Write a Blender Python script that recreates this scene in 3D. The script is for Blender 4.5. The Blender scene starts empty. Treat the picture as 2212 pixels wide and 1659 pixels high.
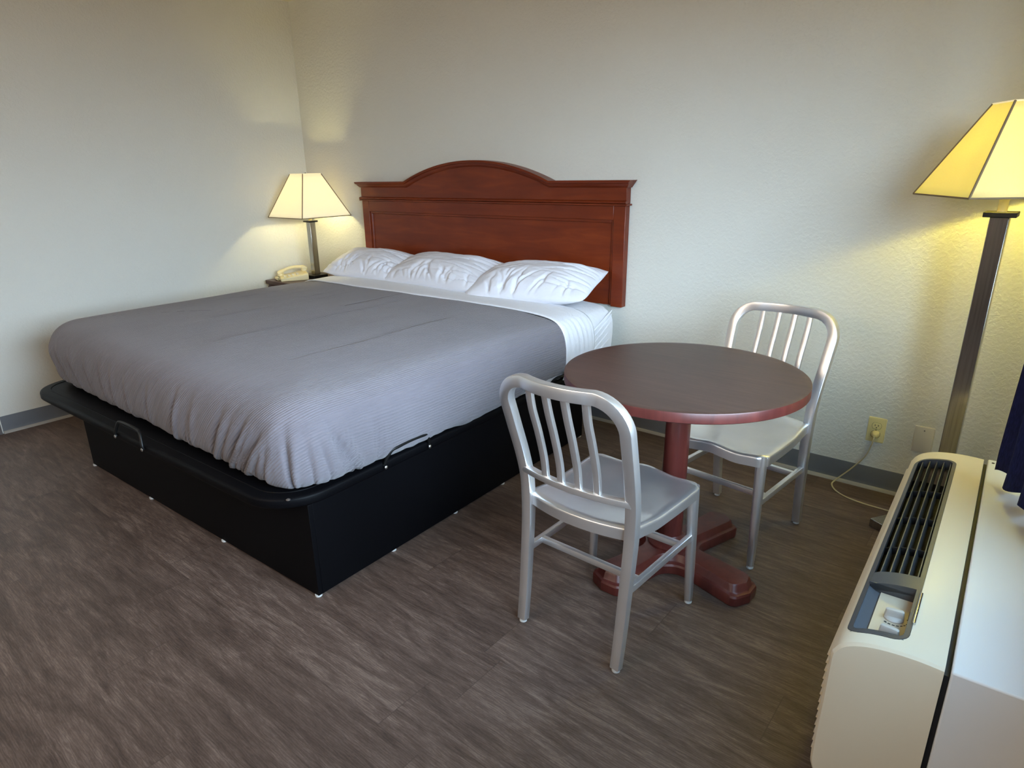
import bpy, bmesh, math, random
from mathutils import Vector, Matrix, noise
random.seed(7)
PI = math.pi
COL = bpy.context.scene.collection
sin, cos = math.sin, math.cos

# ------------------------------------------------------------------ helpers
class MB:
    def __init__(s): s.v = []; s.f = []
    def add(s, vs, fs):
        o = len(s.v); s.v += [tuple(p) for p in vs]; s.f += [tuple(i + o for i in f) for f in fs]; return s
    def box(s, x0, x1, y0, y1, z0, z1, M=None):
        vs = [(x, y, z) for z in (z0, z1) for x, y in ((x0, y0), (x1, y0), (x1, y1), (x0, y1))]
        if M: vs = [M @ Vector(p) for p in vs]
        return s.add(vs, [(3, 2, 1, 0), (4, 5, 6, 7), (0, 1, 5, 4), (1, 2, 6, 5), (2, 3, 7, 6), (3, 0, 4, 7)])
    def loops(s, L, cap0=True, cap1=True, closed=True):
        n = len(L[0]); vs = [p for l in L for p in l]; fs = []
        for i in range(len(L) - 1):
            for j in range(n if closed else n - 1):
                k = (j + 1) % n
                fs.append((i * n + j, i * n + k, (i + 1) * n + k, (i + 1) * n + j))
        if cap0: fs.append(tuple(range(n - 1, -1, -1)))
        if cap1: fs.append(tuple((len(L) - 1) * n + j for j in range(n)))
        return s.add(vs, fs)
    def lathe(s, prof, n=32, c=(0, 0), M=None):
        L = [[Vector((c[0] + r * cos(2 * PI * j / n), c[1] + r * sin(2 * PI * j / n), z)) for j in range(n)] for r, z in prof]
        if M: L = [[M @ p for p in l] for l in L]
        return s.loops(L)
    def sweep(s, path, sect, ref=(0, 1, 0), scales=None, closed=False):
        path = [Vector(p) for p in path]; ref = Vector(ref); L = []
        n = len(path)
        for i, p in enumerate(path):
            a = path[max(i - 1, 0)]; b = path[min(i + 1, n - 1)]
            if closed: a = path[(i - 1) % n]; b = path[(i + 1) % n]
            t = (b - a).normalized()
            n1 = t.cross(ref)
            if n1.length < 1e-5: n1 = t.orthogonal()
            n1.normalize(); n2 = n1.cross(t).normalized()
            k = scales[i] if scales else (1, 1)
            if not isinstance(k, tuple): k = (k, k)
            L.append([p + n1 * (u * k[0]) + n2 * (v * k[1]) for u, v in sect])
        if closed: L.append(L[0])
        return s.loops(L, not closed, not closed)
    def tube(s, path, r, n=10, ref=(0.01, 0.02, 1)):
        return s.sweep(path, [(r * cos(2 * PI * j / n), r * sin(2 * PI * j / n)) for j in range(n)], ref)
    def prism(s, poly, z0, z1, M=None):
        L = [[Vector((x, y, z0)) for x, y in poly], [Vector((x, y, z1)) for x, y in poly]]
        if M: L = [[M @ p for p in l] for l in L]
        return s.loops(L)

def rrect(w, h, r, k=4):
    """rounded rectangle section, full sizes w x h"""
    out = []
    for cx, cy, a in ((w/2 - r, h/2 - r, 0), (-w/2 + r, h/2 - r, PI/2), (-w/2 + r, -h/2 + r, PI), (w/2 - r, -h/2 + r, 1.5*PI)):
        for j in range(k + 1):
            t = a + PI/2 * j / k
            out.append((cx + r * cos(t), cy + r * sin(t)))
    return out

def smoothpath(pts, n=8):
    """Catmull-Rom through the points"""
    P = [Vector(p) for p in pts]; out = []
    for i in range(len(P) - 1):
        p0 = P[max(i - 1, 0)]; p1 = P[i]; p2 = P[i + 1]; p3 = P[min(i + 2, len(P) - 1)]
        for k in range(n):
            t = k / n
            out.append(0.5 * ((2 * p1) + (p2 - p0) * t + (2*p0 - 5*p1 + 4*p2 - p3) * t*t + (-p0 + 3*p1 - 3*p2 + p3) * t**3))
    out.append(P[-1]); return out

def mk(name, mb, mat, parent=None, bevel=0, seg=2, angle=40, smooth=True, uv=None):
    me = bpy.data.meshes.new(name); me.from_pydata(mb.v, [], mb.f)
    bm = bmesh.new(); bm.from_mesh(me); bmesh.ops.remove_doubles(bm, verts=bm.verts, dist=1e-6)
    bmesh.ops.recalc_face_normals(bm, faces=bm.faces); bm.to_mesh(me); bm.free()
    me.materials.append(mat)
    if smooth:
        me.polygons.foreach_set('use_smooth', [True] * len(me.polygons))
        me.set_sharp_from_angle(angle=math.radians(angle))
    o = bpy.data.objects.new(name, me); COL.objects.link(o)
    if parent: o.parent = parent
    if bevel:
        m = o.modifiers.new('Bevel', 'BEVEL'); m.width = bevel; m.segments = seg; m.limit_method = 'ANGLE'; m.angle_limit = math.radians(35)
        m.harden_normals = False
    return o

def tag(o, label=None, cat=None, group=None, kind=None):
    if label: o['label'] = label
    if cat: o['category'] = cat
    if group: o['group'] = group
    if kind: o['kind'] = kind
    return o

def empty(name, loc, label, cat, rz=0, group=None):
    o = bpy.data.objects.new(name, None); COL.objects.link(o)
    o.location = loc; o.rotation_euler = (0, 0, rz); o.empty_display_size = .1
    return tag(o, label, cat, group)

def sstep(a, b, x):
    t = min(1, max(0, (x - a) / (b - a))); return t * t * (3 - 2 * t)

# ------------------------------------------------------------------ materials
def srgb(r, g, b):
    f = lambda c: (c / 12.92 if c <= .04045 else ((c + .055) / 1.055) ** 2.4)
    return (f(r / 255), f(g / 255), f(b / 255), 1)

class NT:
    def __init__(s, name):
        s.m = bpy.data.materials.new(name); s.m.use_nodes = True; s.t = s.m.node_tree
        s.t.nodes.clear(); s.out = s.n('ShaderNodeOutputMaterial')
    def n(s, typ, **kw):
        nd = s.t.nodes.new(typ)
        for k, v in kw.items():
            if k.startswith('i_'): nd.inputs[k[2:].replace('_', ' ')].default_value = v
            else: setattr(nd, k, v)
        return nd
    def l(s, a, b): s.t.links.new(a, b)
    def math(s, op, a, b=None, c=None):
        nd = s.n('ShaderNodeMath', operation=op)
        for i, v in enumerate((a, b, c)):
            if v is None: continue
            if isinstance(v, (int, float)): nd.inputs[i].default_value = v
            else: s.l(v, nd.inputs[i])
        return nd.outputs[0]
    def ramp(s, fac, stops):
        nd = s.n('ShaderNodeValToRGB'); e = nd.color_ramp.elements
        while len(e) < len(stops): e.new(.5)
        for el, (p, c) in zip(e, stops): el.position = p; el.color = c
        s.l(fac, nd.inputs[0]); return nd.outputs[0]
    def noise(s, vec, scale, detail=3, rough=.5, dist=0):
        nd = s.n('ShaderNodeTexNoise'); nd.inputs['Scale'].default_value = scale; nd.inputs['Detail'].default_value = detail
        nd.inputs['Roughness'].default_value = rough; nd.inputs['Distortion'].default_value = dist
        if vec is not None: s.l(vec, nd.inputs['Vector'])
        return nd.outputs['Fac']
    def mapping(s, vec, scale=(1, 1, 1), loc=(0, 0, 0), rot=(0, 0, 0)):
        nd = s.n('ShaderNodeMapping'); nd.inputs['Scale'].default_value = scale; nd.inputs['Location'].default_value = loc; nd.inputs['Rotation'].default_value = rot
        s.l(vec, nd.inputs['Vector']); return nd.outputs[0]
    def coord(s, w='Object'): return s.n('ShaderNodeTexCoord').outputs[w]
    def bump(s, h, strength, dist, normal=None):
        nd = s.n('ShaderNodeBump'); nd.inputs['Strength'].default_value = strength; nd.inputs['Distance'].default_value = dist
        s.l(h, nd.inputs['Height'])
        if normal: s.l(normal, nd.inputs['Normal'])
        return nd.outputs[0]
    def bsdf(s, col=None, rough=.5, metal=0, spec=.5, normal=None, **kw):
        nd = s.n('ShaderNodeBsdfPrincipled'); nd.inputs['Metallic'].default_value = metal
        nd.inputs['Specular IOR Level'].default_value = spec
        if isinstance(rough, (int, float)): nd.inputs['Roughness'].default_value = rough
        else: s.l(rough, nd.inputs['Roughness'])
        if col is not None:
            if isinstance(col, tuple): nd.inputs['Base Color'].default_value = col
            else: s.l(col, nd.inputs['Base Color'])
        if normal: s.l(normal, nd.inputs['Normal'])
        for k, v in kw.items(): nd.inputs[k.replace('_', ' ')].default_value = v
        s.l(nd.outputs[0], s.out.inputs[0]); return nd

def mix(nt, fac, a, b, mode='MIX'):
    nd = nt.n('ShaderNodeMix', data_type='RGBA', blend_type=mode)
    if isinstance(fac, (int, float)): nd.inputs[0].default_value = fac
    else: nt.l(fac, nd.inputs[0])
    for i, v in ((6, a), (7, b)):
        if isinstance(v, tuple): nd.inputs[i].default_value = v
        else: nt.l(v, nd.inputs[i])
    return nd.outputs[2]

def plain(name, col, rough=.5, metal=0, spec=.5, nscale=0, nstr=.1, ndist=.002, var=0, vscale=8):
    t = NT(name); c = t.coord(); base = col; nm = None
    if var:
        f = t.noise(c, vscale, 4)
        d = tuple(v * (1 - var) for v in col[:3]) + (1,); u = tuple(min(1, v * (1 + var)) for v in col[:3]) + (1,)
        base = t.ramp(f, [(.3, d), (.7, u)])
    if nscale: nm = t.bump(t.noise(c, nscale, 3), nstr, ndist)
    t.bsdf(base, rough, metal, spec, nm); return t.m

def wall_mat(name, col):
    t = NT(name); c = t.coord()
    big = t.noise(c, 1.3, 3); base = t.ramp(big, [(.3, tuple(v * .965 for v in col[:3]) + (1,)), (.7, col)])
    h1 = t.noise(c, 60, 3, .55, .4); h2 = t.noise(c, 190, 2)
    k = t.ramp(h1, [(.42, (0, 0, 0, 1)), (.62, (1, 1, 1, 1))])
    h = t.math('ADD', t.math('MULTIPLY', k, .8), t.math('MULTIPLY', h2, .35))
    t.bsdf(base, .75, 0, .3, t.bump(h, .34, .004)); return t.m

def floor_mat():
    t = NT('vinyl_plank'); c = t.coord(); sep = t.n('ShaderNodeSeparateXYZ'); t.l(c, sep.inputs[0]); x, y = sep.outputs[0], sep.outputs[1]
    yy = t.math('ADD', t.math('DIVIDE', y, .197), 50.746); row = t.math('FLOOR', yy); fy = t.math('FRACT', yy)
    wn = t.n('ShaderNodeTexWhiteNoise', noise_dimensions='1D'); t.l(row, wn.inputs['W'])
    xx = t.math('ADD', t.math('DIVIDE', x, 1.22), t.math('ADD', wn.outputs['Value'], 20)); fx = t.math('FRACT', xx); pid = t.math('FLOOR', xx)
    cmb = t.n('ShaderNodeCombineXYZ'); t.l(row, cmb.inputs[0]); t.l(pid, cmb.inputs[1])
    wn2 = t.n('ShaderNodeTexWhiteNoise', noise_dimensions='2D'); t.l(cmb.outputs[0], wn2.inputs['Vector'])
    off = t.n('ShaderNodeCombineXYZ'); t.l(t.math('MULTIPLY', wn2.outputs['Value'], 37.0), off.inputs[2]); t.l(t.math('MULTIPLY', wn2.outputs['Value'], 11.0), off.inputs[0])
    va = t.n('ShaderNodeVectorMath', operation='ADD'); t.l(c, va.inputs[0]); t.l(off.outputs[0], va.inputs[1]); v = va.outputs[0]
    g1 = t.noise(t.mapping(v, (2.2, 13, 1)), 1.6, 5, .62, 1.2)
    g2 = t.noise(t.mapping(v, (9, 75, 1)), 1.0, 5, .65, .6)
    g3 = t.noise(t.mapping(v, (30, 120, 1)), 2.6, 5, .75, 1.2)
    # cathedral rings, sparse
    wv = t.n('ShaderNodeTexWave', wave_type='BANDS', bands_direction='Y'); t.l(t.mapping(v, (1.2, 8, 1)), wv.inputs['Vector'])
    wv.inputs['Scale'].default_value = 6; wv.inputs['Distortion'].default_value = 9; wv.inputs['Detail'].default_value = 3; wv.inputs['Detail Scale'].default_value = 2.2
    s = t.math('ADD', t.math('MULTIPLY', g1, .44), t.math('ADD', t.math('MULTIPLY', g2, .30), t.math('ADD', t.math('MULTIPLY', g3, .24), t.math('MULTIPLY', wv.outputs['Fac'], .07))))
    s = t.math('ADD', s, t.math('MULTIPLY', t.math('SUBTRACT', wn2.outputs['Value'], .5), .05))
    col = t.ramp(s, [(.34, srgb(56, 44, 39)), (.46, srgb(78, 63, 55)), (.56, srgb(97, 80, 71)), (.70, srgb(130, 112, 101))])
    e1 = t.math('LESS_THAN', t.math('MINIMUM', fy, t.math('SUBTRACT', 1, fy)), .006)
    e2 = t.math('LESS_THAN', t.math('MINIMUM', fx, t.math('SUBTRACT', 1, fx)), .0013)
    e = t.math('MAXIMUM', t.math('MULTIPLY', e1, .35), t.math('MULTIPLY', e2, .55))
    col = mix(t, e, col, srgb(66, 55, 49))
    h = t.math('SUBTRACT', t.math('MULTIPLY', g2, .3), t.math('MULTIPLY', e, .6))
    t.bsdf(col, t.math('ADD', .40, t.math('MULTIPLY', g2, .2)), 0, .4, t.bump(h, .25, .002)); return t.m

def wood_mat(name, dark, mid, light, rough=.3, rot=(0, 0, 0), sc=(1.5, 14, 14), spec=.5):
    t = NT(name); v = t.mapping(t.coord(), sc, (0, 0, 0), rot)
    a = t.noise(v, 2, 5, .6, .8); b = t.noise(t.coord(), 2.5, 3)
    s = t.math('ADD', t.math('MULTIPLY', a, .6), t.math('MULTIPLY', b, .4))
    col = t.ramp(s, [(.33, dark), (.5, mid), (.68, light)])
    t.bsdf(col, rough, 0, spec, t.bump(a, .06, .001)); return t.m

def alu_mat():
    t = NT('brushed_aluminium'); c = t.coord()
    a = t.noise(t.mapping(c, (220, 220, 6)), 1.5, 3); b = t.noise(c, 6, 3)
    col = t.ramp(b, [(.3, (.80, .805, .82, 1)), (.7, (.92, .92, .93, 1))])
    r = t.math('ADD', .26, t.math('MULTIPLY', a, .16))
    t.bsdf(col, r, .92, .5, t.bump(a, .12, .0006)); return t.m

def steel_mat():
    t = NT('brushed_steel'); c = t.coord()
    a = t.noise(t.mapping(c, (90, 90, 3)), 1.5, 3)
    col = t.ramp(a, [(.3, (.34, .33, .32, 1)), (.7, (.48, .47, .45, 1))])
    t.bsdf(col, .20, 1, .5, t.bump(a, .1, .0005)); return t.m

def blanket_mat():
    t = NT('grey_crinkle_fabric'); c = t.coord(); sep = t.n('ShaderNodeSeparateXYZ'); t.l(c, sep.inputs[0])
    u = t.math('SUBTRACT', sep.outputs[0], sep.outputs[2])
    cm = t.n('ShaderNodeCombineXYZ'); t.l(u, cm.inputs[0]); t.l(sep.outputs[1], cm.inputs[1])
    n1 = t.noise(t.mapping(cm.outputs[0], (1, .25, 1)), 9, 3)
    ph = t.math('ADD', t.math('MULTIPLY', u, 560), t.math('MULTIPLY', n1, 22))
    st = t.math('SINE', ph)
    n2 = t.noise(t.mapping(cm.outputs[0], (150, 14, 1)), 1.0, 4, .6)
    n3 = t.noise(c, 900, 1)
    h = t.math('ADD', t.math('MULTIPLY', st, .28), t.math('ADD', t.math('MULTIPLY', n2, 1.0), t.math('MULTIPLY', n3, .25)))
    big = t.noise(c, 2.0, 3)
    col = t.ramp(big, [(.3, srgb(114, 108, 114)), (.7, srgb(123, 117, 123))])
    nd = t.bsdf(col, .9, 0, .15, t.bump(h, .85, .0042)); nd.inputs['Sheen Weight'].default_value = .25
    return t.m

def cotton_mat(name, col):
    t = NT(name); c = t.coord()
    n1 = t.noise(c, 14, 4, .6, .6); n2 = t.noise(c, 700, 1)
    h = t.math('ADD', t.math('MULTIPLY', n1, 1), t.math('MULTIPLY', n2, .06))
    nd = t.bsdf(col, .85, 0, .15, t.bump(h, .35, .012)); nd.inputs['Sheen Weight'].default_value = .15
    return t.m

def shade_mat(name, col, emis, estr):
    t = NT(name); c = t.coord(); w = t.noise(t.mapping(c, (260, 260, 260)), 1, 2)
    cc = t.ramp(w, [(.3, tuple(v * .94 for v in col[:3]) + (1,)), (.7, col)])
    d = t.n('ShaderNodeBsdfDiffuse'); t.l(cc, d.inputs[0]); tr = t.n('ShaderNodeBsdfTranslucent'); t.l(cc, tr.inputs[0])
    m = t.n('ShaderNodeMixShader'); m.inputs[0].default_value = .45; t.l(d.outputs[0], m.inputs[1]); t.l(tr.outputs[0], m.inputs[2])
    if estr:
        e = t.n('ShaderNodeEmission'); e.inputs[0].default_value = emis; e.inputs[1].default_value = estr
        a = t.n('ShaderNodeAddShader'); t.l(m.outputs[0], a.inputs[0]); t.l(e.outputs[0], a.inputs[1]); t.l(a.outputs[0], t.out.inputs[0])
    else: t.l(m.outputs[0], t.out.inputs[0])
    return t.m

def curtain_mat():
    t = NT('navy_curtain_cloth'); c = t.coord()
    w = t.noise(t.mapping(c, (400, 400, 60)), 1, 2)
    col = t.ramp(w, [(.3, srgb(20, 24, 58)), (.7, srgb(34, 40, 84))])
    nd = t.bsdf(col, .85, 0, .2, t.bump(w, .15, .001)); return t.m

M_wall = wall_mat('wall_paint', srgb(214, 212, 202))
M_wallL = wall_mat('wall_paint_left', srgb(218, 216, 206))
M_wall_far = wall_mat('wall_paint_warm', srgb(205, 176, 142))
M_ceil = wall_mat('ceiling_paint', srgb(220, 212, 195))
M_floor = floor_mat()
M_base = plain('grey_cove_base', srgb(98, 100, 104), .6, var=.05)
M_toe = plain('cove_toe', srgb(150, 146, 140), .6)
M_alu = alu_mat(); M_steel = steel_mat()
M_glide = plain('clear_plastic_glide', srgb(205, 205, 202), .35)
M_cherry = wood_mat('cherry_veneer', srgb(94, 33, 12), srgb(110, 42, 16), srgb(130, 56, 22), .34, spec=.35, sc=(1.2, 8, 9))
M_mahog = wood_mat('mahogany_stain', srgb(70, 28, 24), srgb(86, 37, 32), srgb(102, 48, 41), .36, sc=(12, 12, 1.5))
M_tabtop = wood_mat('walnut_laminate', srgb(62, 42, 35), srgb(76, 54, 46), srgb(90, 67, 58), .40, (0, 0, .6), (3, 60, 3))
M_black = plain('black_laminate', (.0022, .0022, .003, 1), .5, spec=.10, nscale=300, nstr=.05)
M_blackm = plain('black_metal', (.006, .006, .006, 1), .4, spec=.3)
M_screw = plain('screw_steel', (.55, .53, .5, 1), .35, 1)
M_blanket = blanket_mat()
M_white = cotton_mat('white_percale', srgb(222, 222, 226))
M_pillow = cotton_mat('white_pillowcase', srgb(222, 222, 229))
M_ptac = plain('cream_plastic', srgb(226, 214, 190), .42, var=.02, vscale=3, nscale=500, nstr=.03)
M_sleeve = plain('white_metal_sleeve', srgb(228, 228, 228), .32, nscale=400, nstr=.03)
M_grille = plain('charcoal_plastic', srgb(72, 73, 76), .42, nscale=400, nstr=.05)
M_dark = plain('dark_void', (.006, .006, .007, 1), .8)
M_gap = plain('black_gasket', (.008, .008, .01, 1), .6)
M_ctrl = plain('control_plate', srgb(200, 186, 162), .45)
M_knob = plain('grey_knob', srgb(190, 186, 180), .4)
M_mark = plain('dial_ink', srgb(40, 38, 36), .6); M_markr = plain('dial_ink_red', srgb(150, 50, 40), .6)
M_chrome = plain('chrome_trim', (.7, .7, .7, 1), .15, 1)
M_navy = curtain_mat()
M_ivory = plain('ivory_plastic', srgb(226, 210, 148), .4); M_white_pl = plain('white_plastic', srgb(214, 208, 192), .45)
M_phone = plain('beige_phone_plastic', srgb(226, 210, 160), .4)
M_cord = plain('cord_vinyl', srgb(190, 178, 140), .5)
M_shade = shade_mat('lamp_shade_cloth', srgb(238, 228, 205), (1, .93, .62, 1), .36)
M_shadef = shade_mat('floor_shade_cloth', srgb(238, 226, 190), (1, .88, .10, 1), .28)
M_seam = plain('shade_seam', srgb(130, 112, 84), .8)
M_frame = plain('window_frame_white', srgb(210, 210, 208), .5)

# ------------------------------------------------------------------ setting
RX, FY, HZ = 4.72, -6.2, 2.583
def struct(name, mb, mat, parent=None, **k): return tag(mk(name, mb, mat, parent, **k), kind='structure')
struct('floor', MB().box(-.12, RX + .12, FY - .12, .12, -.1, 0), M_floor)
struct('ceiling', MB().box(-.12, RX + .12, FY - .12, .12, HZ, HZ + .1), M_ceil)
struct('wall_back', MB().box(-.12, RX + .12, 0, .12, 0, HZ), M_wall)
struct('wall_left', MB().box(-.12, 0, FY, 0, 0, HZ), M_wallL)
struct('wall_front', MB().box(-.12, RX + .12, FY - .12, FY, 0, HZ), M_wall_far)
# window wall (beside the camera), opening above the air conditioner
WY0, WY1, WZ0, WZ1 = -3.20, -.86, .80, 2.12
w = MB()
w.box(RX, RX + .12, WY1, 0, 0, HZ); w.box(RX, RX + .12, FY, WY0, 0, HZ)
w.box(RX, RX + .12, WY0, WY1, 0, WZ0); w.box(RX, RX + .12, WY0, WY1, WZ1, HZ)
struct('wall_right', w, M_wall)
w = MB()
for a in (WY0, WY1 - .05): w.box(RX + .03, RX + .09, a, a + .05, WZ0, WZ1)
for a in (WZ0, WZ1 - .05): w.box(RX + .03, RX + .09, WY0, WY1, a, a + .05)
w.box(RX + .04, RX + .08, (WY0 + WY1)/2 - .02, (WY0 + WY1)/2 + .02, WZ0, WZ1)
win = struct('window_1', w, M_frame)
g = NT('window_glass'); tb = g.n('ShaderNodeBsdfTransparent'); gb = g.n('ShaderNodeBsdfGlossy'); gb.inputs['Roughness'].default_value = .02
ms = g.n('ShaderNodeMixShader'); ms.inputs[0].default_value = .06; g.l(tb.outputs[0], ms.inputs[1]); g.l(gb.outputs[0], ms.inputs[2]); g.l(ms.outputs[0], g.out.inputs[0])
mk('window_pane', MB().box(RX + .055, RX + .06, WY0 + .03, WY1 - .03, WZ0 + .03, WZ1 - .03), g.m, win, smooth=False)

def cove(path_from, path_to, nrm):
    a, b, n = Vector(path_from), Vector(path_to), Vector(nrm)
    prof = [(0, 0), (.011, 0), (.010, .006), (.005, .014), (.0035, .03), (.0035, .1), (.002, .104), (0, .104)]
    return MB().loops([[p + n * u + Vector((0, 0, z)) for u, z in prof] for p in (a, b)])
struct('baseboard_back', cove((0, 0, 0), (RX, 0, 0), (0, -1, 0)), M_base)
struct('baseboard_left', cove((0, 0, 0), (0, -2.30, 0), (1, 0, 0)), M_base)
struct('trim_1', cove((0, -2.306, 0), (0, FY, 0), (1, 0, 0)), plain('dark_base', srgb(84, 78, 76), .6))
def strip(a, b, n):
    a, b, n = Vector(a), Vector(b), Vector(n)
    prof = [(.004, 0), (.016, 0), (.015, .004), (.009, .013), (.004, .015)]
    return MB().loops([[p + n * u + Vector((0, 0, z)) for u, z in prof] for p in (a, b)])
struct('trim_2', strip((0, 0, 0), (RX, 0, 0), (0, -1, 0)), M_toe)
struct('trim_3', strip((0, 0, 0), (0, -2.30, 0), (1, 0, 0)), M_toe)

# ------------------------------------------------------------------ bed base
BP = empty('platform_bed', (2.787, -2.079, 0), 'low black platform bed base with an overhanging deck under the mattress', 'bed', .033)
def deck_poly(d):
    x0, x1, y0, y1, r = -2.165 + d, .016 - d, -.118 + d, 1.97, .19 - d
    pts = [(x1, y1), (x0, y1)]
    for j in range(13):
        t = PI + PI/2 * j / 12; pts.append((x0 + r + r * cos(t), y0 + r + r * sin(t)))
    for j in range(13):
        t = 1.5*PI + PI/2 * j / 12; pts.append((x1 - r + r * cos(t), y0 + r + r * sin(t)))
    return pts
prof = [(.012, .366), (.004, .368), (0, .374), (0, .396), (.003, .402), (.012, .405)]
mk('platform', MB().loops([[Vector((x, y, z)) for x, y in deck_poly(d)] for d, z in prof]), M_black, BP, angle=50)
lip = MB().loops([[Vector((x, y, z)) for x, y in deck_poly(d)] for d, z in ((.045, .405), (.047, .4075), (.05, .4075), (.052, .405))], False, False)
mk('deck_groove', lip, M_black, BP)
T = .018
mk('front_panel', MB().box(-1.866, 0, 0, T, .008, .366), M_black, BP, bevel=.0015)
mk('side_panel', MB().box(-T, -.0005, T + .0005, 1.80, .008, .366), M_black, BP, bevel=.0015)
mk('side_panel', MB().box(-1.866, -1.866 + T, T + .0005, 1.80, .008, .366), M_black, BP, bevel=.0015)
mk('back_panel', MB().box(-1.866 + T, -T, 1.78, 1.80, .008, .366), M_black, BP, bevel=.0015)
mk('center_panel', MB().box(-.94, -.92, T, 1.78, .008, .366), M_black, BP, bevel=.0015)
for x, y in ((-.012, .008), (-.012, .37), (-.012, .74), (-.012, 1.08), (-.012, 1.45), (-.012, 1.785), (-.62, .006), (-1.24, .006), (-1.855, .006), (-1.855, .9), (-1.855, 1.7)):
    g = MB().lathe([(.011, 0), (.013, .002), (.013, .009), (.006, .0095)], 12, (x, y))
    mk('floor_glide', g, M_glide, BP)['label'] = 'small white floor glide'
def bar(p, q, up=.062, inn=(0, 0)):
    p, q = Vector(p), Vector(q); i = Vector((inn[0], inn[1], 0)); U = Vector((0, 0, 1))
    e = (q - p); L = e.length; e.normalize()
    pts = [p, p + U * .018, p + e * .022 + U * (up - .008) + i * .7, p + e * .05 + U * up + i, p + e * (L/2) + U * (up + .003) + i,
           q - e * .05 + U * up + i, q - e * .022 + U * (up - .008) + i * .7, q + U * .018, q]
    return smoothpath(pts, 6)
def retainer(p, q, n, inn):
    b = mk('retainer_bar', MB().tube(bar(p, q, .07, inn), .0065), M_blackm, BP)
    b['label'] = 'black bent steel mattress retainer bar'
    for c in (p, q):
        M = Matrix.Translation(Vector(c) + Vector(n) * .004) @ Vector((0, 0, 1)).rotation_difference(Vector(n)).to_matrix().to_4x4()
        s = MB().lathe([(.0075, 0), (.0075, .002), (.004, .0045), (.0005, .005)], 12, M=M)
        mk('screw', s, M_screw, b)['label'] = 'bright round screw head'
retainer((.021, .335, .385), (.021, .57, .385), (1, 0, 0), (.022, 0))
retainer((.021, 1.41, .385), (.021, 1.64, .385), (1, 0, 0), (.058, 0))
retainer((-1.135, -.124, .385), (-.895, -.124, .385), (0, -1, 0), (0, .012))
for a in (-.065,):
    M = Matrix.Translation((-.022, -.055, .405))
    mk('screw', MB().lathe([(.0075, 0), (.0075, .002), (.004, .0045), (.0005, .005)], 12, M=M), M_screw, BP)

# ------------------------------------------------------------------ bedding: nested rounded loops
XL, XR, YF, RC = .590, 2.822, -2.150, .17
def path_pts(d, yh, n1=90, na=60, n2=300, z=None, xl=XL, xr=XR, yf=YF, rc=RC):
    """open loop head-left -> foot -> head-right; returns (x,y,nx,ny,s)"""
    W0 = (xr - xl) / 2
    d = min(d, W0 - .001)
    r = max(rc - d, .0)
    x0, x1, y0 = xl + d, xr - d, yf + d
    out = []
    sl = -(W0 - rc) - PI/2 * rc
    for i in range(n1):
        t = i / n1; y = yh + (y0 + r - yh) * t
        yy = yh + (yf + rc - yh) * t
        out.append((x0, y, -1, 0, sl - (yy - (yf + rc))))
    for i in range(na):
        a = PI + PI/2 * i / na; out.append((x0 + r + r * cos(a), y0 + r + r * sin(a), cos(a), sin(a), sl + rc * PI/2 * i / na))
    for i in range(n2):
        t = i / n2; out.append((x0 + r + (x1 - x0 - 2*r) * t, y0, 0, -1, -(W0 - rc) + 2 * (W0 - rc) * t))
    for i in range(na):
        a = 1.5*PI + PI/2 * i / na; out.append((x1 - r + r * cos(a), y0 + r + r * sin(a), cos(a), sin(a), (W0 - rc) + rc * PI/2 * i / na))
    for i in range(n1 + 1):
        t = i / n1; y = y0 + r + (yh - y0 - r) * t
        yy = yf + rc + (yh - yf - rc) * t
        out.append((x1, y, 1, 0, -sl + (yy - (yf + rc))))
    return out
def interp(prof, n):
    pts = smoothpath([(a, b, 0) for a, b in prof], n); return [(p.x, p.y) for p in pts]

# mattress (white fitted sheet)
MX0, MX1, MY0, MY1 = .604, 2.820, -2.128, -.068
def mat_poly(d):
    r = max(.16 - d, .02); out = []; dh = min(d, .05)
    rh = max(.035 - d * .1, .012)
    for cx, cy, rr, a in ((MX1 - d - rh, MY1 - dh - rh, rh, 0), (MX0 + d + rh, MY1 - dh - rh, rh, PI/2), (MX0 + d + r, MY0 + d + r, r, PI), (MX1 - d - r, MY0 + d + r, r, 1.5*PI)):
        for j in range(9):
            t = a + PI/2 * j / 8; out.append(Vector((cx + rr * cos(t), cy + rr * sin(t), 0)))
    return out
mp = interp([(.085, .4090), (.055, .418), (.030, .45), (.022, .55), (.022, .62), (.030, .665), (.052, .697), (.09, .713), (.17, .722), (.30, .728), (.50, .730), (.80, .731)], 4)
L = [[p + Vector((0, 0, z)) for p in mat_poly(d)] for d, z in mp]
mtr = mk('mattress', MB().loops(L), M_white, None, angle=60)
tag(mtr, 'king mattress in a white fitted sheet, bare at the headboard end', 'mattress')
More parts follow.
